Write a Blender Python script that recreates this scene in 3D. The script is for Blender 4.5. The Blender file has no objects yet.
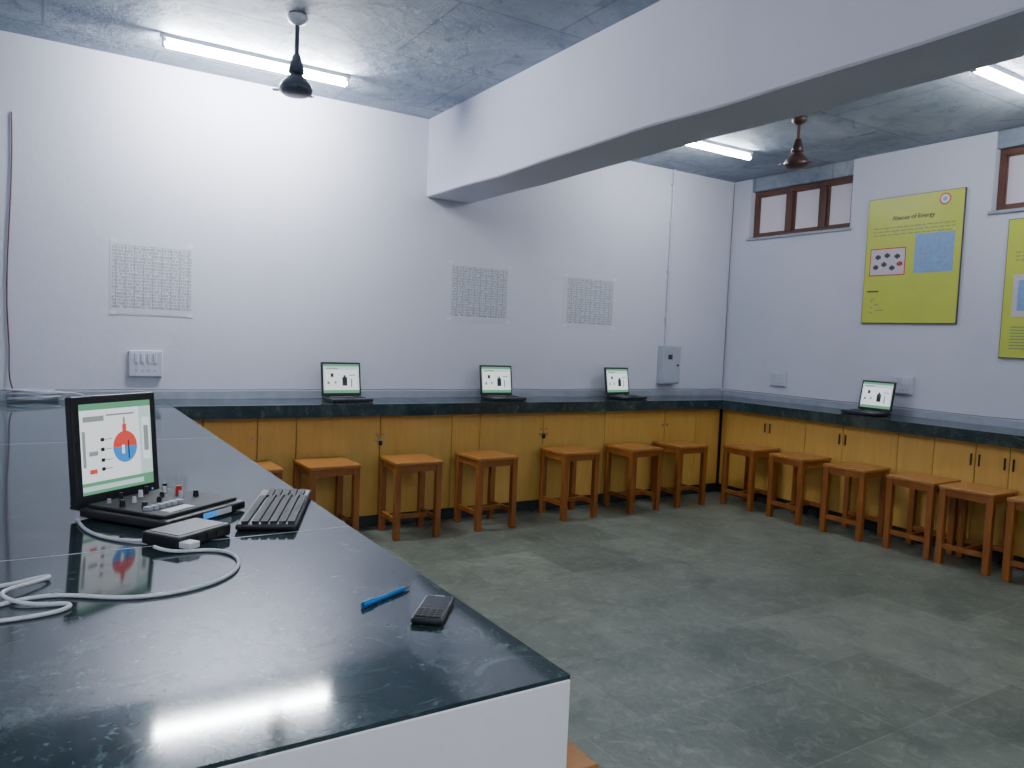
import bpy, math, random
from mathutils import Matrix, Vector
random.seed(4)
COL=bpy.context.scene.collection
# ---------------------------------------------------------------- materials
def new_mat(name):
    m=bpy.data.materials.new(name); m.use_nodes=True
    nt=m.node_tree; b=nt.nodes['Principled BSDF']; return m,nt,b
def simple(name,col,rough=.6,metal=0,emit=None,es=0,bump=0,bscale=60,var=0,vscale=5):
    m,nt,b=new_mat(name)
    b.inputs['Base Color'].default_value=(*col,1); b.inputs['Roughness'].default_value=rough; b.inputs['Metallic'].default_value=metal
    if emit:
        b.inputs['Emission Color'].default_value=(*emit,1); b.inputs['Emission Strength'].default_value=es
        if es<5:
            try: m.cycles.emission_sampling='NONE'
            except Exception: pass
    tc=nt.nodes.new('ShaderNodeTexCoord')
    if var:
        n=nt.nodes.new('ShaderNodeTexNoise'); n.inputs['Scale'].default_value=vscale; n.inputs['Detail'].default_value=5
        nt.links.new(tc.outputs['Object'],n.inputs['Vector'])
        r=nt.nodes.new('ShaderNodeValToRGB'); r.color_ramp.elements[0].position=.3; r.color_ramp.elements[1].position=.7
        r.color_ramp.elements[0].color=(*[c*(1-var) for c in col],1); r.color_ramp.elements[1].color=(*[min(1,c*(1+var)) for c in col],1)
        nt.links.new(n.outputs['Fac'],r.inputs['Fac']); nt.links.new(r.outputs['Color'],b.inputs['Base Color'])
    if bump:
        n2=nt.nodes.new('ShaderNodeTexNoise'); n2.inputs['Scale'].default_value=bscale; n2.inputs['Detail'].default_value=4
        nt.links.new(tc.outputs['Object'],n2.inputs['Vector'])
        bp=nt.nodes.new('ShaderNodeBump'); bp.inputs['Strength'].default_value=bump; bp.inputs['Distance'].default_value=.02
        nt.links.new(n2.outputs['Fac'],bp.inputs['Height']); nt.links.new(bp.outputs['Normal'],b.inputs['Normal'])
    return m
def ramp(nt,fac,stops):
    r=nt.nodes.new('ShaderNodeValToRGB'); cr=r.color_ramp
    while len(cr.elements)<len(stops): cr.elements.new(.5)
    for e,(p,c) in zip(cr.elements,stops): e.position=p; e.color=(*c,1)
    nt.links.new(fac,r.inputs['Fac']); return r.outputs['Color']
def mixc(nt,fac,a,b,mode='MIX'):
    n=nt.nodes.new('ShaderNodeMix'); n.data_type='RGBA'; n.blend_type=mode
    if isinstance(fac,(int,float)): n.inputs[0].default_value=fac
    else: nt.links.new(fac,n.inputs[0])
    for s,i in ((a,6),(b,7)):
        if isinstance(s,tuple): n.inputs[i].default_value=(*s,1)
        else: nt.links.new(s,n.inputs[i])
    return n.outputs[2]
def noise(nt,vec,scale,detail=5,rough=.5,dist=0):
    n=nt.nodes.new('ShaderNodeTexNoise'); n.inputs['Scale'].default_value=scale; n.inputs['Detail'].default_value=detail
    n.inputs['Roughness'].default_value=rough; n.inputs['Distortion'].default_value=dist
    nt.links.new(vec,n.inputs['Vector']); return n.outputs['Fac']
def coords(nt): return nt.nodes.new('ShaderNodeTexCoord').outputs['Object']

M_wall=simple('wall_paint',(.62,.63,.725),.75,bump=.10,bscale=14,var=.03,vscale=1.6)
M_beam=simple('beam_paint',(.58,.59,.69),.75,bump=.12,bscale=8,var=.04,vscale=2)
M_whitep=simple('white_masonry_paint',(.93,.92,.93),.7,bump=.1,bscale=20)
# ceiling : raw shuttered concrete
m,nt,b=new_mat('ceiling_concrete'); v=coords(nt)
c1=ramp(nt,noise(nt,v,1.6,9,.65,.6),[(.3,(.20,.25,.32)),(.5,(.32,.37,.44)),(.72,(.48,.52,.57))])
c1=mixc(nt,ramp(nt,noise(nt,v,4.5,8,.7,1.0),[(.54,(0,0,0)),(.66,(.7,.7,.7))]),c1,(.15,.185,.23))
c1=mixc(nt,ramp(nt,noise(nt,v,7,9,.75,2.0),[(.60,(0,0,0)),(.70,(.5,.5,.5))]),c1,(.54,.56,.58))
br=nt.nodes.new('ShaderNodeTexBrick'); nt.links.new(v,br.inputs['Vector'])
br.inputs['Scale'].default_value=1; br.inputs['Brick Width'].default_value=1.3; br.inputs['Row Height'].default_value=.95; br.inputs['Mortar Size'].default_value=.010; br.inputs['Mortar Smooth'].default_value=.4
br.inputs['Color1'].default_value=(1,1,1,1); br.inputs['Color2'].default_value=(.86,.89,.92,1); br.inputs['Mortar'].default_value=(.66,.66,.68,1)
c2=mixc(nt,1.,c1,br.outputs['Color'],'MULTIPLY')
nt.links.new(c2,b.inputs['Base Color']); b.inputs['Roughness'].default_value=.7
bp=nt.nodes.new('ShaderNodeBump'); bp.inputs['Strength'].default_value=.8; bp.inputs['Distance'].default_value=.035
nt.links.new(noise(nt,v,9,8,.65),bp.inputs['Height']); nt.links.new(bp.outputs['Normal'],b.inputs['Normal']); M_ceil=m
# floor : kota stone
m,nt,b=new_mat('kota_stone_floor'); v=coords(nt)
br=nt.nodes.new('ShaderNodeTexBrick'); nt.links.new(v,br.inputs['Vector'])
br.inputs['Scale'].default_value=1; br.inputs['Brick Width'].default_value=.60; br.inputs['Row Height'].default_value=.56; br.inputs['Mortar Size'].default_value=.004; br.inputs['Mortar Smooth'].default_value=.2
br.inputs['Color1'].default_value=(.070,.092,.075,1); br.inputs['Color2'].default_value=(.205,.232,.190,1); br.inputs['Mortar'].default_value=(.23,.25,.21,1)
c=mixc(nt,.42,br.outputs['Color'],ramp(nt,noise(nt,v,2.2,8,.6,.4),[(.35,(.065,.09,.073)),(.68,(.26,.285,.235))]))
c=mixc(nt,ramp(nt,noise(nt,v,9,10,.75,1.4),[(.50,(0,0,0)),(.68,(.5,.5,.5))]),c,(.34,.36,.30))
c=mixc(nt,ramp(nt,noise(nt,v,4,10,.75,.6),[(.50,(0,0,0)),(.66,(.6,.6,.6))]),c,(.055,.072,.060))
nt.links.new(c,b.inputs['Base Color']); b.inputs['Roughness'].default_value=.34
bp=nt.nodes.new('ShaderNodeBump'); bp.inputs['Strength'].default_value=.3; bp.inputs['Distance'].default_value=.012
nt.links.new(noise(nt,v,18,6),bp.inputs['Height']); nt.links.new(bp.outputs['Normal'],b.inputs['Normal']); M_floor=m
# green marble
m,nt,b=new_mat('green_marble'); v=coords(nt)
c=ramp(nt,noise(nt,v,3.4,11,.72,1.0),[(.3,(.011,.022,.027)),(.5,(.023,.043,.050)),(.70,(.060,.096,.100))])
vein=ramp(nt,noise(nt,v,6.5,12,.8,1.8),[(.55,(0,0,0)),(.63,(.50,.50,.50)),(.70,(.06,.06,.06))])
c=mixc(nt,vein,c,(.13,.185,.18))
speck=ramp(nt,noise(nt,v,55,4,.6,0),[(.62,(0,0,0)),(.72,(.35,.35,.35))])
c=mixc(nt,speck,c,(.20,.27,.26))
nt.links.new(c,b.inputs['Base Color'])
b.inputs['Roughness'].default_value=.07
# shading normals tilted to move the ceiling tube's reflection up the level counter
ge=nt.nodes.new('ShaderNodeNewGeometry'); va=nt.nodes.new('ShaderNodeVectorMath'); va.operation='ADD'; va.inputs[1].default_value=(0,-.012,0)
vn=nt.nodes.new('ShaderNodeVectorMath'); vn.operation='NORMALIZE'
nt.links.new(ge.outputs['Normal'],va.inputs[0]); nt.links.new(va.outputs[0],vn.inputs[0]); nt.links.new(vn.outputs[0],b.inputs['Normal'])
M_gran=m
def wood(name,a,b_,rough,sc):
    m,nt,b=new_mat(name); tc=coords(nt); mp=nt.nodes.new('ShaderNodeMapping'); mp.inputs['Scale'].default_value=sc
    nt.links.new(tc,mp.inputs['Vector'])
    nt.links.new(ramp(nt,noise(nt,mp.outputs['Vector'],3,7,.6,.8),[(.3,a),(.7,b_)]),b.inputs['Base Color'])
    b.inputs['Roughness'].default_value=rough; return m
M_lam=wood('yellow_laminate',(.60,.35,.075),(.69,.42,.10),.4,(6,6,.8))
M_stool=wood('varnished_teak',(.21,.064,.012),(.33,.112,.022),.35,(8,8,1.2))
M_seat=wood('varnished_seat_wood',(.32,.125,.025),(.43,.18,.04),.3,(1.5,9,3))
M_dark=simple('dark_recess',(.02,.018,.015),.8)
M_kick=simple('dark_skirting_stone',(.03,.04,.04),.5)
M_black=simple('black_plastic',(.012,.013,.016),.4,bump=.05,bscale=200)
M_key=simple('key_plastic',(.018,.019,.022),.65)
M_white=simple('white_plastic',(.75,.76,.8),.4)
M_offw=simple('offwhite_plastic',(.58,.60,.70),.45)
M_red=simple('red_plastic',(.6,.03,.02),.35)
M_blue=simple('blue_plastic',(.0,.16,.5),.3)
M_steel=simple('steel',(.5,.5,.52),.3,metal=1)
M_brown=simple('brown_window_wood',(.13,.055,.038),.5,var=.2)
M_glass=simple('frosted_window_glass',(.60,.56,.62),.5,emit=(.75,.72,.85),es=.12)  # opaque pane; weak emission stands in for dusk light behind it
M_grey=simple('grey_painted_metal',(.42,.45,.52),.45,var=.05)
M_conduit=simple('pvc_conduit',(.56,.57,.68),.5)
M_strip=simple('splash_strip_stone',(.33,.36,.43),.3,var=.12,vscale=9)
M_cablew=simple('white_cable_pvc',(.72,.74,.8),.4)
M_cabler=simple('maroon_cable_pvc',(.12,.03,.05),.5)
M_cabled=simple('dark_cable_pvc',(.06,.06,.07),.5)
M_wire=simple('grey_wire_pvc',(.20,.20,.23),.5)
M_fan=simple('fan_brown_enamel',(.075,.035,.03),.35)
M_fan1=simple('fan_dark_enamel',(.07,.08,.11),.35)
M_fix=simple('tube_batten_enamel',(.7,.72,.78),.4)
M_tube=simple('fluorescent_tube',(1,1,1),.5,emit=(.92,.96,1.0),es=95)
M_tubeb=simple('fluorescent_tube_new',(1,1,1),.5,emit=(.92,.96,1.0),es=430)
M_tubec=simple('fluorescent_tube_mid',(1,1,1),.5,emit=(.92,.96,1.0),es=175)
def emis(name,c,s=1): return simple(name,tuple(x*.1 for x in c),.3,emit=c,es=s)
E_bg=emis('screen_pale',(.62,.80,.80),.95); E_white=emis('screen_white',(.85,.9,.95),1.1); E_green=emis('screen_green',(.16,.46,.26),.8)
E_dk=emis('screen_dark',(.02,.04,.04),.4); E_red=emis('screen_red',(.75,.08,.06),1.); E_blue=emis('screen_blue',(.05,.28,.75),1.); E_gr=emis('screen_grey',(.35,.4,.4),.8)
M_yel=simple('lime_poster_board',(.53,.58,.07),.4,var=.03)
M_pink=simple('poster_pale_print',(.60,.52,.60),.5); M_pblue=simple('poster_blue_print',(.22,.36,.62),.5,var=.08,vscale=30)
M_ink=simple('print_ink',(.04,.04,.06),.6); M_inkl=simple('print_ink_light',(.25,.28,.15),.6)
M_pglass=simple('phone_glass',(.012,.015,.02),.22)
m,nt,b=new_mat('printed_chart_paper'); v=coords(nt)
sep=nt.nodes.new('ShaderNodeSeparateXYZ'); nt.links.new(v,sep.inputs[0])
def math_(op,a,bb):
    n=nt.nodes.new('ShaderNodeMath'); n.operation=op
    for i,s in enumerate((a,bb)):
        if isinstance(s,(int,float)): n.inputs[i].default_value=s
        elif s is not None: nt.links.new(s,n.inputs[i])
    return n.outputs[0]
rowl=math_('LESS_THAN',math_('FRACT',math_('MULTIPLY',sep.outputs['Z'],44),None),.22)
rows=math_('GREATER_THAN',math_('FRACT',math_('MULTIPLY',sep.outputs['Z'],44),None),.45)
colsl=math_('LESS_THAN',math_('FRACT',math_('MULTIPLY',sep.outputs['X'],17),None),.08)
mp=nt.nodes.new('ShaderNodeMapping'); mp.inputs['Scale'].default_value=(50,1,20); nt.links.new(v,mp.inputs['Vector'])
gl=math_('GREATER_THAN',noise(nt,mp.outputs['Vector'],1.8,2),.47)
txt=math_('MAXIMUM',math_('MULTIPLY',math_('MULTIPLY',rows,gl),.8),math_('MAXIMUM',colsl,math_('MULTIPLY',rowl,.6)))
ax=math_('LESS_THAN',math_('ABSOLUTE',sep.outputs['X'],None),.285); az=math_('LESS_THAN',math_('ABSOLUTE',sep.outputs['Z'],None),.222)
txt=math_('MULTIPLY',math_('MULTIPLY',txt,ax),math_('MULTIPLY',az,.70))
nt.links.new(mixc(nt,txt,(.62,.64,.71),(.13,.15,.20)),b.inputs['Base Color']); b.inputs['Roughness'].default_value=.35; M_chart=m
M_film=simple('laminating_film',(.66,.68,.78),.18)

# ---------------------------------------------------------------- builder
import bmesh
class B:
    def __init__(s,name): s.name=name; s.v=[]; s.f=[]; s.mi=[]; s.mats=[]; s.sm=[]; s.X=Matrix.Identity(4)
    def m(s,mat):
        if mat not in s.mats: s.mats.append(mat)
        return s.mats.index(mat)
    def add(s,vs,fs,mat,smooth=False):
        o=len(s.v); k=s.m(mat)
        s.v+=[tuple(s.X@Vector(p)) for p in vs]
        for f in fs: s.f.append(tuple(o+i for i in f)); s.mi.append(k); s.sm.append(smooth)
    def box(s,x0,x1,y0,y1,z0,z1,mat,bev=0):
        if bev:
            bm=bmesh.new(); bmesh.ops.create_cube(bm,size=1)
            for vv in bm.verts: vv.co=Vector(((x0+x1)/2+vv.co.x*(x1-x0),(y0+y1)/2+vv.co.y*(y1-y0),(z0+z1)/2+vv.co.z*(z1-z0)))
            bmesh.ops.bevel(bm,geom=bm.edges[:],offset=bev,segments=2,affect='EDGES',profile=.5)
            bm.verts.index_update()
            s.add([tuple(q.co) for q in bm.verts],[tuple(q.index for q in f.verts) for f in bm.faces],mat); bm.free(); return
        vs=[(x,y,z) for x in (x0,x1) for y in (y0,y1) for z in (z0,z1)]
        s.add(vs,[(0,1,3,2),(4,6,7,5),(0,4,5,1),(2,3,7,6),(0,2,6,4),(1,5,7,3)],mat)
    def cyl(s,p0,p1,r0,r1,mat,n=16,smooth=True):
        p0=Vector(p0);p1=Vector(p1);d=(p1-p0).normalized()
        a=d.orthogonal().normalized(); c=d.cross(a)
        vs=[];
        for p,r in ((p0,r0),(p1,r1)):
            for i in range(n):
                t=2*math.pi*i/n; vs.append(tuple(p+a*r*math.cos(t)+c*r*math.sin(t)))
        s.add(vs,[(i,(i+1)%n,n+(i+1)%n,n+i) for i in range(n)],mat,smooth)
        s.add(vs[:n],[tuple(range(n))[::-1]],mat); s.add(vs[n:],[tuple(range(n))],mat)
    def lathe(s,prof,mat,n=28,c=(0,0,0)):
        vs=[];fs=[]
        for r,z in prof:
            for i in range(n):
                t=2*math.pi*i/n; vs.append((c[0]+r*math.cos(t),c[1]+r*math.sin(t),c[2]+z))
        for k in range(len(prof)-1):
            for i in range(n): fs.append((k*n+i,k*n+(i+1)%n,(k+1)*n+(i+1)%n,(k+1)*n+i))
        s.add(vs,fs,mat,True)
    def poly(s,pts,mat): s.add(pts,[tuple(range(len(pts)))],mat)
    def done(s,loc=(0,0,0),rz=0):
        me=bpy.data.meshes.new(s.name); me.from_pydata(s.v,[],s.f)
        for mt in s.mats: me.materials.append(mt)
        for p,k,sm in zip(me.polygons,s.mi,s.sm): p.material_index=k; p.use_smooth=sm
        me.update()
        o=bpy.data.objects.new(s.name,me); o.location=loc; o.rotation_euler=(0,0,rz); COL.objects.link(o); return o
def cable(name,pts,r,mat,parent=None,smooth=True):
    c=bpy.data.curves.new(name,'CURVE'); c.dimensions='3D'; c.bevel_depth=r; c.bevel_resolution=3; c.resolution_u=10
    sp=c.splines.new('NURBS' if smooth else 'POLY'); sp.points.add(len(pts)-1)
    for q,p in zip(sp.points,pts): q.co=(*p,1)
    if smooth: sp.use_endpoint_u=True; sp.order_u=4
    c.materials.append(mat); o=bpy.data.objects.new(name,c); COL.objects.link(o)
    if parent: o.parent=parent
    return o

XL,XR,XI=-1.2,6.536,5.962
YF,YB,YI=-3.0,5.969,5.439
CL=3.36; CT=.988; XE,YN=.742,.969
# ---------------------------------------------------------------- shell
def one(name,*a,mat): b=B(name); b.box(*a,mat); return b.done()
one('floor',XL,XR,YF,YB,-.1,0,mat=M_floor)
one('ceiling',XL,XR,YF,YB,CL,CL+.15,mat=M_ceil)
one('wall_back',XL-.2,XR+.25,YB,YB+.2,-.1,CL+.15,mat=M_wall)
one('wall_left',XL-.2,XL,YF,YB,-.1,CL+.15,mat=M_wall)
one('wall_front',XL-.2,XR+.25,YF-.2,YF,-.1,CL+.15,mat=M_wall)
wr=B('wall_right'); wr.box(XR,XR+.25,YF,YB,-.1,2.72,M_wall)
for a,c in ((5.73,YB),(3.245,4.51),(YF,2.03)): wr.box(XR,XR+.25,a,c,2.72,CL+.15,M_wall)
for a,c in ((4.51,5.73),(2.03,3.245)): wr.box(XR+.02,XR+.25,a,c,3.225,CL+.15,M_ceil)
wr.done()
bm_=B('ceiling_beam')
N=160
vs=[]
for i in range(N+1):
    y=YF+(YB-YF)*i/N; dz=.006*math.sin(y*2.3)+.003*math.sin(y*6.1+1); dx=.004*math.sin(y*3.1)
    vs+= [(2.79,y,CL),(2.79+dx,y,2.712+dz),(2.80+dx,y,2.703+dz),(3.205,y,2.703+dz*.6),(3.215,y,2.712+dz*.6),(3.215,y,CL)]
bm_.add(vs,[(6*i+k,6*i+k+1,6*i+k+7,6*i+k+6) for i in range(N) for k in range(5)],M_beam)
bm_.done()
def window(name,ya,yb,z0,z1,mull):
    b=B(name); x0,x1=XR+.07,XR+.13; t=.045
    b.box(x0,x1,ya,yb,z0,z0+t,M_brown,.004); b.box(x0,x1,ya,yb,z1-t,z1,M_brown,.004)
    b.box(x0,x1,ya,ya+t,z0+t,z1-t,M_brown,.004); b.box(x0,x1,yb-t,yb,z0+t,z1-t,M_brown,.004)
    for y in mull: b.box(x0-.01,x1,y-.032,y+.032,z0+t,z1-t,M_brown,.004)
    ys=[ya]+sorted(mull)+[yb]
    for a,c in zip(ys[:-1],ys[1:]):
        a+=.045;c-=.045; s=.014
        b.box(x0+.01,x1-.01,a,c,z0+t,z0+t+s,M_brown);b.box(x0+.01,x1-.01,a,c,z1-t-s,z1-t,M_brown)
        b.box(x0+.01,x1-.01,a,a+s,z0+t,z1-t,M_brown);b.box(x0+.01,x1-.01,c-s,c,z0+t,z1-t,M_brown)
    b.box(XR+.10,XR+.105,ya+.02,yb-.02,z0+.02,z1-.02,M_glass)
    b.box(XR-.02,XR+.25,ya-.02,yb+.02,z0-.025,z0-.001,M_strip)
    b.done()
window('window_1',4.512,5.728,2.722,3.222,[4.87,5.27])
window('window_2',2.032,3.243,2.722,3.222,[2.43,2.83])
t=B('trim_1'); t.box(XL,XR-.012,YB-.012,YB-.0005,CT+.001,1.045,M_strip); t.done()
t=B('trim_2'); t.box(XR-.012,XR-.0005,-.5,YB-.012,CT+.001,1.045,M_strip); t.done()

# ---------------------------------------------------------------- lab counter
c=B('laboratory_counter')
c.box(XL+.001,XE,YN+.10,YB-.001,.955,CT,M_gran)
c.box(XL+.001,XE,YN,YN+.10,.981,CT,M_gran)
c.box(XE,XR-.001,YI,YB-.001,.955,CT,M_gran)
c.box(XI,XR-.001,-.5,YI,.955,CT,M_gran)
c.box(XE-.03,XE,YN+.10,YI+.03,.895,.955,M_gran); c.box(XE-.03,XI+.03,YI,YI+.03,.895,.955,M_gran); c.box(XI,XI+.03,-.5,YI,.895,.955,M_gran)
for y in (2.02,3.9): c.box(XL+.01,XE-.005,y-.0015,y+.0015,CT,CT+.0006,M_conduit)
c.box(XE-.0015,XE+.0015,YI+.005,YB-.02,CT,CT+.0006,M_kick)
for x in (2.6,4.5): c.box(x-.001,x+.001,YI+.003,YB-.02,CT,CT+.0006,M_kick)
c.box(XL+.001,XE-.001,YN-.003,YN+.10,.001,.981,M_whitep,.002)
fx,fy,fr=.64,5.54,6.06
c.box(XL+.001,fx-.02,YN+.10,YB-.001,.10,.955,M_dark); c.box(fx-.02,XR-.001,fy+.02,YB-.001,.10,.955,M_dark); c.box(fr+.02,XR-.001,-.5,fy+.02,.10,.955,M_dark)
c.box(XL+.001,fx-.035,YN+.10,YB-.001,.001,.10,M_kick); c.box(fx-.035,XR-.001,fy+.035,YB-.001,.001,.10,M_kick); c.box(fr+.035,XR-.001,-.5,fy+.035,.001,.10,M_kick)
g=.0025
seams=[.66,.95,1.32,1.60,2.26,2.89,3.16,3.81,4.51,5.27,5.70,6.045]
for a,d in zip(seams[:-1],seams[1:]): c.box(a+g,d-g,fy,fy+.02,.10,.895,M_lam,.002)
seams=[fy-.02,4.93,4.50,4.11,3.60,3.30,2.98,2.74,2.2,1.7,1.2,.7,.2,-.49]
for d,a in zip(seams[:-1],seams[1:]): c.box(fr,fr+.02,a+g,d-g,.10,.895,M_lam,.002)
ys=[1.075,1.6,2.1,2.6,3.1,3.6,4.1,4.6,5.1,5.52]
for a,d in zip(ys[:-1],ys[1:]): c.box(fx-.02,fx,a+g,d-g,.10,.895,M_lam,.002)
for x in (2.26,3.81):
    c.box(x-.05,x+.05,fy-.008,fy,.690,.70,M_steel); c.box(x-.012,x+.012,fy-.02,fy-.005,.655,.69,M_black)
for x in (1.32,2.26,3.81,5.27):
    for k in (-.03,.03): c.cyl((x+k,fy-.02,.74),(x+k,fy,.74),.007,.007,M_steel,8)
for y in (4.11,2.98,2.74,4.93):
    for k in (-.03,.03): c.box(fr-.012,fr,y+k-.004,y+k+.004,.71,.80,M_black)
c.done()

# ---------------------------------------------------------------- stools
def stool(x,y,rz=0):
    b=B('wooden_stool'); h=.585; w=.19; L=.162; t=.023
    b.box(-w,w,-w,w,h-.024,h,M_seat,.005)
    for sx in (-1,1):
        for sy in (-1,1): b.box(sx*L-t,sx*L+t,sy*L-t,sy*L+t,0.001,h-.024,M_stool,.003)
    for sy in (-1,1):
        b.box(-L+t,L-t,sy*L-.012,sy*L+.012,h-.075,h-.024,M_stool)
        b.box(sy*L-.012,sy*L+.012,-L+t,L-t,h-.075,h-.024,M_stool)
        b.box(sy*L-.012,sy*L+.012,-L+t,L-t,.12,.155,M_stool)
    b.box(-L+.012,L-.012,-.014,.014,.122,.153,M_stool)
    b.done((x,y,0),rz)
for x,y,r in ((1.21,5.31,.0),(1.76,5.31,.03),(2.41,5.28,-.05),(3.09,5.29,.04),(3.94,5.30,0),(4.67,5.30,.03),(5.27,5.31,-.02)): stool(x,y,r)
for x,y,r in ((5.84,4.93,.0),(5.83,4.37,-.05),(5.83,3.81,.04),(5.85,3.25,0),(5.83,2.83,.04),(5.83,2.36,0)): stool(x,y,r)
stool(.885,1.47)

# ---------------------------------------------------------------- computers
def screen_face(b,w,hs,m_,near):
    x0,x1,z0,z1=-w/2+m_,w/2-m_,m_+.008,hs-m_
    def sr(u0,u1,v0,v1,mat,k=1):
        y=-.0062-.0004*k; P=lambda u,v:(x0+(x1-x0)*u,y,z0+(z1-z0)*v)
        b.poly([P(u0,v0),P(u1,v0),P(u1,v1),P(u0,v1)],mat)
    def arc(cu,cv,rx,rz_,a0,a1,mat,k=2,n=24):
        y=-.0062-.0004*k; cx=x0+(x1-x0)*cu; cz=z0+(z1-z0)*cv
        b.poly([(cx+rx*math.cos(a0+(a1-a0)*i/n),y,cz+rz_*math.sin(a0+(a1-a0)*i/n)) for i in range(n+1)],mat)
    sr(0,1,0,1,E_bg,0)
    if near:
        sr(0,1,.93,1,E_green,1); sr(0,1,0,.13,E_green,1); sr(0,.85,.035,.09,E_bg,2); sr(.0,.82,.13,.93,E_white,1)
        sr(.04,.32,.80,.86,E_gr,2); sr(.35,.75,.85,.87,E_gr,2); sr(.02,.06,.3,.7,E_gr,2)
        arc(.60,.48,.043,.047,0,math.pi,E_red,3); arc(.60,.48,.043,.047,math.pi,2*math.pi,E_blue,3)
        sr(.57,.63,.66,.74,E_red,2); sr(.585,.615,.74,.82,E_gr,2); sr(.55,.59,.40,.50,E_white,4); sr(.64,.655,.34,.55,E_dk,4)
        for v in (.24,.34,.46,.57): sr(.26,.31,v,v+.04,E_dk,2); sr(.31,.42,v+.015,v+.025,E_gr,2)
        sr(.10,.20,.22,.27,E_red,2); sr(.10,.22,.42,.47,E_gr,2); sr(.86,.97,.3,.8,E_white,2); sr(.88,.95,.4,.7,E_gr,3)
    else:
        sr(0,1,.92,1,E_green,1); sr(0,1,0,.10,E_green,1); sr(.04,.96,.12,.80,E_white,1)
        sr(.52,.66,.25,.55,E_dk,2); sr(.56,.62,.55,.62,E_dk,2); sr(.20,.28,.55,.68,E_dk,2); sr(.30,.36,.32,.42,E_gr,2); sr(.72,.90,.60,.64,E_gr,2); sr(.08,.4,.83,.87,E_gr,2); sr(.76,.80,.2,.5,E_gr,2); sr(.1,.17,.3,.4,E_green,2)
def laptop(loc,rz,w=.33,hs=.27,d=.24):
    b=B('laptop'); t=.028
    b.box(-w/2,w/2,-d,0,.004,t,M_black,.005)
    for sx in (-1,1):
        for yy in (-d+.03,-.03): b.cyl((sx*(w/2-.03),yy,0.0005),(sx*(w/2-.03),yy,.005),.01,.01,M_key,10)
    for sx in (-1,1): b.cyl((sx*w*.36-.02,0,t+.004),(sx*w*.36+.02,0,t+.004),.008,.008,M_black,10)
    for r in range(5):
        for k in range(13):
            x=-w/2+.02+k*(w-.04)/13; y=-.05-r*.021
            b.box(x+.001,x+(w-.04)/13-.002,y-.017,y,t,t+.004,M_key)
    b.box(-.045,.045,-d+.02,-d+.075,t,t+.001,M_key)
    b.X=Matrix.Translation((0,0,t+.004))@Matrix.Rotation(math.radians(-9),4,'X')
    b.box(-w/2,w/2,-.006,.010,.0,hs,M_black,.005)
    screen_face(b,w,hs,.016,False)
    return b.done(loc,rz)
laptop((2.03,5.80,CT),.05); laptop((3.46,5.79,CT),.0); laptop((4.86,5.79,CT),.12); laptop((6.36,4.02,CT),-math.pi/2-.05)
# near station: flat monitor standing just behind an electronics trainer box
A=math.radians(37.7); w,hs=.295,.312
b=B('computer_monitor')
b.box(-.06,.06,-.006,.13,.001,.013,M_black,.004)
b.box(-.03,.03,.018,.042,.012,.12,M_black,.004)
b.X=Matrix.Translation((0,0,.024))@Matrix.Rotation(math.radians(-5),4,'X')
b.box(-w/2,w/2,-.006,.020,.0,hs,M_black,.005); b.box(-w/2+.04,w/2-.04,.020,.040,.04,hs-.05,M_black,.008)
screen_face(b,w,hs,.023,True)
b.cyl((w/2-.03,-.008,.012),(w/2-.03,-.006,.012),.003,.003,E_blue,8)
b.X=Matrix.Identity(4)
b.done((.198,2.49,CT),A)
b=B('electronics_trainer_kit'); t=.030; w2=.31; d=.31
b.box(-w2/2,w2/2,-d,0,.004,t,M_black,.006)
for sx in (-1,1):
    for yy in (-d+.03,-.03): b.cyl((sx*(w2/2-.03),yy,0.0005),(sx*(w2/2-.03),yy,.005),.01,.01,M_key,10)
b.box(-w2/2+.015,w2/2-.015,-d+.02,-.015,t,t+.010,M_key,.003)
z=t+.010
for (x,y,rr,hh,mt) in ((-.10,-.05,.006,.012,M_grey),(-.05,-.04,.006,.020,M_black),(.0,-.06,.007,.02,M_white),(.04,-.04,.007,.022,M_black),(.08,-.07,.007,.018,M_grey),(.11,-.04,.008,.02,M_black),
      (-.11,-.11,.008,.018,M_black),(-.06,-.10,.006,.016,M_white),(.085,-.12,.010,.026,M_red),(.03,-.11,.007,.016,M_black),(-.02,-.15,.007,.016,M_black),(-.09,-.17,.009,.016,M_black),(.09,-.18,.009,.018,M_black),(.05,-.16,.006,.02,M_grey)):
    b.cyl((x,y,z),(x,y,z+hh),rr,rr*.8,mt,14)
for k in range(6): b.box(-.12+k*.022,-.105+k*.022,-.215,-.195,z,z+.010,M_grey)
b.box(-.10,-.01,-.27,-.235,z,z+.001,M_white)
b.box(-.02,.06,-d-.002,-d+.001,.008,.024,E_blue); b.box(.03,.09,-d-.003,-d,.008,.024,M_white)
off=Vector((.61,-.79,0))*.022
b.done((.198+off.x,2.49+off.y,CT),A)

b=B('computer_keyboard'); W,Dp=.47,.16
b.box(-W/2,W/2,-Dp/2,Dp/2,.003,.020,M_black,.006)
for r in range(6):
    n=[15,14,14,13,12,9][r]; y=Dp/2-.014-r*.0235-(.004 if r else 0)
    for k in range(n):
        kw=(W*.72)/n; x=-W/2+.012+k*kw; b.box(x,x+kw-.003,y-.018,y,.019,.027,M_key)
for r in range(5):
    for k in range(4):
        x=W*.24+k*.024; y=Dp/2-.030-r*.0235; b.box(x,x+.021,y-.018,y,.019,.027,M_key)
b.done((.603,2.265,CT),math.radians(68))
b=B('network_switch_box'); b.box(-.088,.088,-.062,.062,.002,.034,M_black,.006); b.box(-.075,.075,-.05,.05,.034,.0355,M_black)
for k in range(4): b.box(-.06+k*.032,-.038+k*.032,-.064,-.060,.010,.026,M_key)
b.box(-.085,-.05,-.095,-.060,.008,.024,M_white,.003)
b.done((.318,2.045,CT),math.radians(35))
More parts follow.
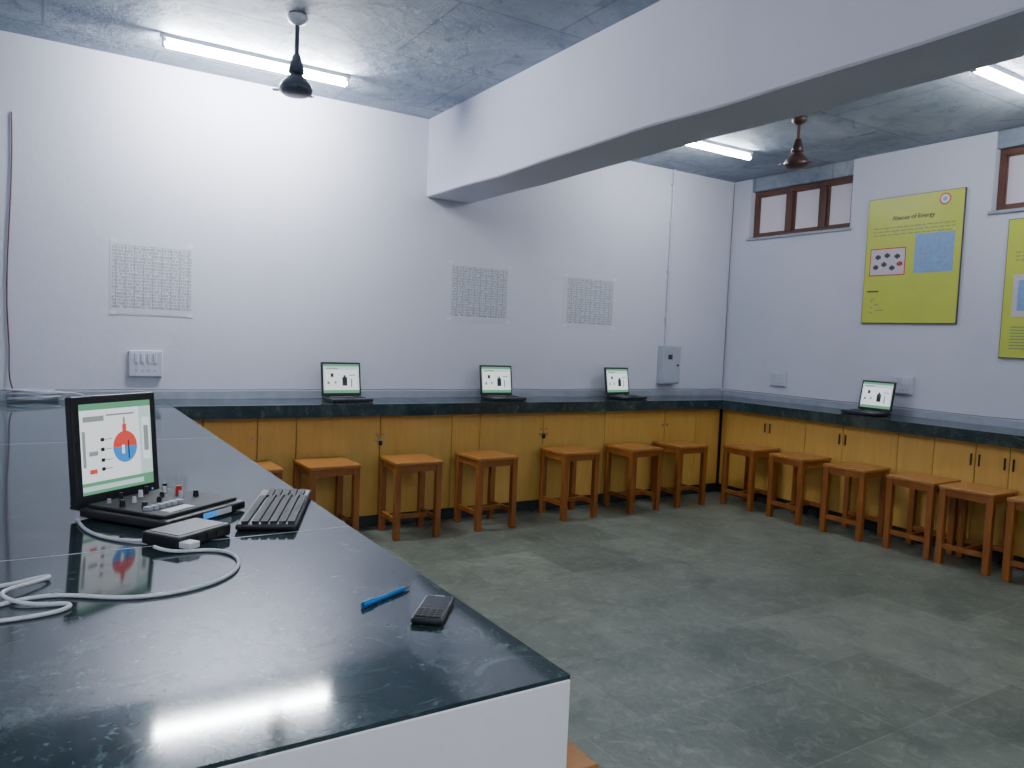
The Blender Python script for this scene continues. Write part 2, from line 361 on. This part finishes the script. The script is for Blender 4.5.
b=B('mobile_phone'); b.box(-.031,.031,-.068,.068,.001,.014,M_black,.005)
b.box(-.026,.026,-.005,.058,.0138,.0145,M_pglass); b.box(-.027,.027,-.060,-.010,.0138,.0150,M_black)
for r in range(4):
    for k in range(4): b.box(-.024+k*.0125,-.0135+k*.0125,-.058+r*.011,-.050+r*.011,.015,.0160,M_key)
b.box(-.01,.01,.060,.063,.0138,.0146,M_grey)
b.done((.66,1.315,CT),math.radians(-38))
b=B('ballpoint_pen'); b.cyl((-.075,0,.0055),(.05,0,.0055),.0048,.0048,M_blue,14); b.cyl((.05,0,.0055),(.068,0,.0055),.0048,.0015,M_cabled,14)
b.cyl((-.078,0,.0055),(-.04,0,.0055),.0054,.0054,M_blue,14); b.box(-.078,-.045,-.0015,.0015,.010,.013,M_blue); b.done((.615,1.435,CT),math.radians(27))
z=CT+.0045
cable('white_usb_cable',[(.23,1.955,CT+.016),(.26,1.92,z),(.35,1.94,z),(.41,1.85,z),(.37,1.70,z),(.26,1.63,z),(.14,1.63,z),(.06,1.70,z),(-.02,1.73,z),(-.10,1.68,z),(-.3,1.5,z)],.0042,M_cablew)
cable('white_power_cable',[(-.3,1.86,z),(-.10,1.78,z),(.00,1.86,z),(.03,1.83,z+.004),(-.04,1.77,z+.009),(-.08,1.74,z+.009),(-.02,1.66,z),(.06,1.66,z),(.04,1.60,z),(-.08,1.60,z),(-.3,1.62,z)],.0042,M_cablew)
cable('white_adapter_cable',[(.085,2.36,z),(.09,2.25,z),(.12,2.14,z),(.18,2.07,z),(.243,2.040,z+.004)],.0045,M_cablew)
cable('hanging_wall_cable',[(-.17,YB-.008,2.86),(-.16,YB-.008,2.6),(-.185,YB-.008,2.1),(-.20,YB-.008,1.6),(-.17,YB-.008,1.3),(-.19,YB-.01,1.08),(-.12,YB-.06,CT+.01)],.0045,M_cabler)
pts=[]
for i in range(110):
    a=i*.5; pts.append((-.04+(.13+.025*math.sin(i*.37))*math.cos(a),5.875+.045*math.sin(a),CT+.012+i*.0006))
pts+=[(.15,5.86,CT+.05),(.20,5.89,CT+.06),(.27,5.90,CT+.02)]
cable('coiled_cable',pts,.007,M_grey)
cable('wall_surface_wire',[(-1.1,YB-.007,1.062)]+[(x*.35-.8,YB-.007,1.060+.004*math.sin(x*2.1)) for x in range(21)]+[(XR-.03,YB-.007,1.062)],.0035,M_wire)
cable('wall_surface_wire',[(XR-.007,YB-.03,1.062)]+[(XR-.007,5.6-y*.35,1.060+.004*math.sin(y*1.7)) for y in range(16)],.003,M_wire)

# ---------------------------------------------------------------- wall items
def chart(xa,xb,z0,z1):
    w,h=(xb-xa)/2,(z1-z0)/2
    b=B('wall_chart'); b.box(-w,w,-.002,.0,-h,h,M_film); b.box(-w+.012,w-.012,-.003,-.002,-h+.012,h-.012,M_chart)
    for sx in (-1,1):
        for sz in (-1,1): b.box(sx*(w-.02)-.02,sx*(w-.02)+.02,-.0035,-.002,sz*(h-.01)-.012,sz*(h-.01)+.012,M_white)
    b.done(((xa+xb)/2,YB-.001,(z0+z1)/2))
chart(.40,.94,1.59,2.115); chart(3.02,3.67,1.67,2.19); chart(4.27,4.92,1.67,2.175)
def board(loc,rz,w,h,n=4,name='switch_board'):
    b=B(name); b.box(-w/2,w/2,-.022,0,-h/2,h/2,M_conduit,.005); b.box(-w/2+.01,w/2-.01,-.025,-.022,-h/2+.01,h/2-.01,M_offw,.001)
    for i in range(n):
        x=-w/2+.03+(w-.06)*(i+.5)/n; b.box(x-.011,x+.011,-.031,-.025,.008,h/2-.02,M_offw,.002); b.cyl((x,-.026,-h/4),(x,-.0245,-h/4),.009,.009,M_grey,10)
    b.done(loc,rz)
board((.63,YB-.001,1.245),0,.22,.19); board((XR-.001,5.21,1.225),-math.pi/2,.20,.15); board((XR-.001,3.87,1.26),-math.pi/2,.20,.16)
b=B('electrical_distribution_box'); b.box(-.125,.125,-.09,0,-.20,.20,M_grey,.006); b.box(-.112,.112,-.096,-.09,-.185,.185,M_grey,.003); b.cyl((.08,-.104,.0),(.08,-.096,.0),.012,.012,M_black,12); b.box(-.06,.0,-.098,-.096,.06,.11,M_ink)
b.done((5.645,YB-.001,1.32))
b=B('conduit_pipe'); b.cyl((5.61,YB-.018,1.525),(5.61,YB-.018,CL-.002),.016,.016,M_conduit,12)
for zz in (1.8,2.3,2.8,3.2): b.box(5.585,5.635,YB-.038,YB-.001,zz-.01,zz+.01,M_conduit)
b.done()
cable('corner_wire',[(XR-.02,YB-.01,1.07),(XR-.015,YB-.01,2.0),(XR-.02,YB-.01,2.4),(XR-.012,YB-.01,CL-.02)],.004,M_wire)

def text(parent,body,size,loc,mat,rot):
    c_=bpy.data.curves.new('text','FONT'); c_.body=body; c_.size=size; c_.align_x='CENTER'; c_.extrude=.0006; c_.materials.append(mat)
    o=bpy.data.objects.new('lettering',c_); COL.objects.link(o); o.parent=parent; o.location=loc; o.rotation_euler=rot
def poster(y0,y1,z0,z1,title,var):
    w,h=(y1-y0),(z1-z0); b=B('science_poster')
    b.box(-w/2,w/2,-.018,0,-h/2,h/2,M_cabled,.002); b.box(-w/2+.006,w/2-.006,-.020,-.017,-h/2+.006,h/2-.006,M_yel)
    f=-.0206
    def r(u0,u1,v0,v1,mat,k=0): b.box(-w/2+w*u0,-w/2+w*u1,f-.0005*(k+1),f+.001,-h/2+h*v0,-h/2+h*v1,mat)
    for rad,mt,k in ((.050,M_red,1),(.038,M_white,2),(.018,M_pblue,3)):
        b.cyl((w*.31,f+.001,h*.435),(w*.31,f-.0006*k,h*.435),rad,rad,mt,24)
    random.seed(7+var)
    for i in range(3):
        v=.755-.028*i; u=.08
        while u<.9:
            l=random.uniform(.03,.09); r(u,min(u+l,.93),v,v+.008,M_inkl); u+=l+.015
    if var==0:
        r(.06,.45,.38,.60,M_red); r(.07,.44,.388,.592,M_pink,1)
        for (u,v) in ((.15,.53),(.25,.54),(.36,.53),(.13,.45),(.22,.47),(.31,.44),(.39,.47)):
            r(u-.03,u+.03,v-.012,v+.012,M_ink,2); r(u-.012,u+.012,v-.02,v+.02,M_red if u>.37 else M_ink,3)
        r(.54,.93,.39,.69,M_pblue)
        for i in range(5): r(.60+.06*i,.603+.06*i,.45+.02*i,.60,M_inkl,1); r(.60,.86,.46+.035*i,.462+.035*i,M_inkl,1)
        b.cyl((w*.235,f,h*.04),(w*.235,f-.0015,h*.04),.06,.06,M_pblue,24)
        r(.05,.18,.25,.262,M_ink)
        for i in range(3): r(.10+.03*i,.14+.05*i,.19-.045*i,.198-.045*i,M_inkl); r(.09,.12,.17-.045*i,.178-.045*i,M_inkl)
    else:
        r(.08,.5,.3,.6,M_pink); r(.12,.46,.34,.56,M_pblue,1); r(.55,.92,.3,.6,M_white)
        for i in range(8): r(.08,.85-.03*i,.22-.022*i,.228-.022*i,M_inkl)
    o=b.done((XR-.001,(y0+y1)/2,(z0+z1)/2),-math.pi/2)
    text(o,title,.055,(0,f-.001,h*.315),M_ink,(math.pi/2,0,0))
poster(3.445,4.315,1.81,2.945,'Abacus of Energy',0); poster(2.20,3.095,1.54,2.64,'Laws of Motion',1)

# ---------------------------------------------------------------- fans and tube lights
def fan(x,y,zm,mat,R,white_cap):
    b=B('ceiling_fan'); top=CL-.001
    b.lathe([(.0,top),(.055,top),(.06,top-.015),(.05,top-.04),(.018,top-.06),(.0,top-.06)],M_fix if white_cap else mat)
    b.cyl((0,0,zm+.08),(0,0,top-.03),.013,.013,mat,14)
    b.lathe([(0,zm+.20),(.022,zm+.20),(.042,zm+.13),(.047,zm+.10),(.02,zm+.09),(0,zm+.09)],mat)
    b.lathe([(0,zm+.10),(.03,zm+.095),(.055,zm+.07),(.085,zm+.035),(.098,zm+.010),(.092,zm-.012),(.07,zm-.028),(.03,zm-.034),(0,zm-.035)],mat)
    for k in range(3):
        b.X=Matrix.Rotation(k*2*math.pi/3+.5,4,'Z'); b.box(.08,.135,-.018,.018,zm-.003,zm+.002,mat)
    b.X=Matrix.Identity(4)
    b.done((x,y,0))
fan(1.26,4.54,2.93,M_fan1,.60,True); fan(5.05,3.99,2.99,M_fan,.60,False)
def tube(x,y,mat=M_tube,L=1.2):
    b=B('fluorescent_tube_light'); z=CL-.001
    b.box(-L/2-.02,L/2+.02,-.018,.018,z-.030,z,M_fix,.003)
    for sx in (-1,1): b.box(sx*(L/2-.005)-.012,sx*(L/2-.005)+.012,-.016,.016,z-.085,z-.03,M_fix,.003)
    b.cyl((-L/2+.008,0,z-.066),(L/2-.008,0,z-.066),.019,.019,mat,14)
    b.done((x,y,0))
tube(1.245,5.34,M_tubeb); tube(4.98,4.93); tube(5.42,2.56)
tube(1.2,-1.6); tube(5.0,-.6); tube(.3,-.5,M_tubec)  # unseen tubes added out of view for light; last one brightens the white counter end

# ---------------------------------------------------------------- world + camera
w=bpy.data.worlds.new('world'); bpy.context.scene.world=w; w.use_nodes=True
w.node_tree.nodes['Background'].inputs[0].default_value=(.35,.42,.6,1); w.node_tree.nodes['Background'].inputs[1].default_value=.3
f=.9943*760; th,pt,ro=.5582,.0610,.0415
R=Vector((math.cos(th),-math.sin(th),0)); F=Vector((math.sin(th),math.cos(th),0)); Z=Vector((0,0,1))
Fw=F*math.cos(pt)-Z*math.sin(pt); Dn=-F*math.sin(pt)-Z*math.cos(pt)
Rc=R*math.cos(ro)-Dn*math.sin(ro); Dc=R*math.sin(ro)+Dn*math.cos(ro)
mt=Matrix((( Rc.x,-Dc.x,-Fw.x,0),(Rc.y,-Dc.y,-Fw.y,0),(Rc.z,-Dc.z,-Fw.z,1.5382),(0,0,0,1)))
cd=bpy.data.cameras.new('camera'); cd.sensor_width=36; cd.lens=f/1024*36; cd.clip_start=.02
cam=bpy.data.objects.new('camera',cd); cam.matrix_world=mt; COL.objects.link(cam); bpy.context.scene.camera=cam
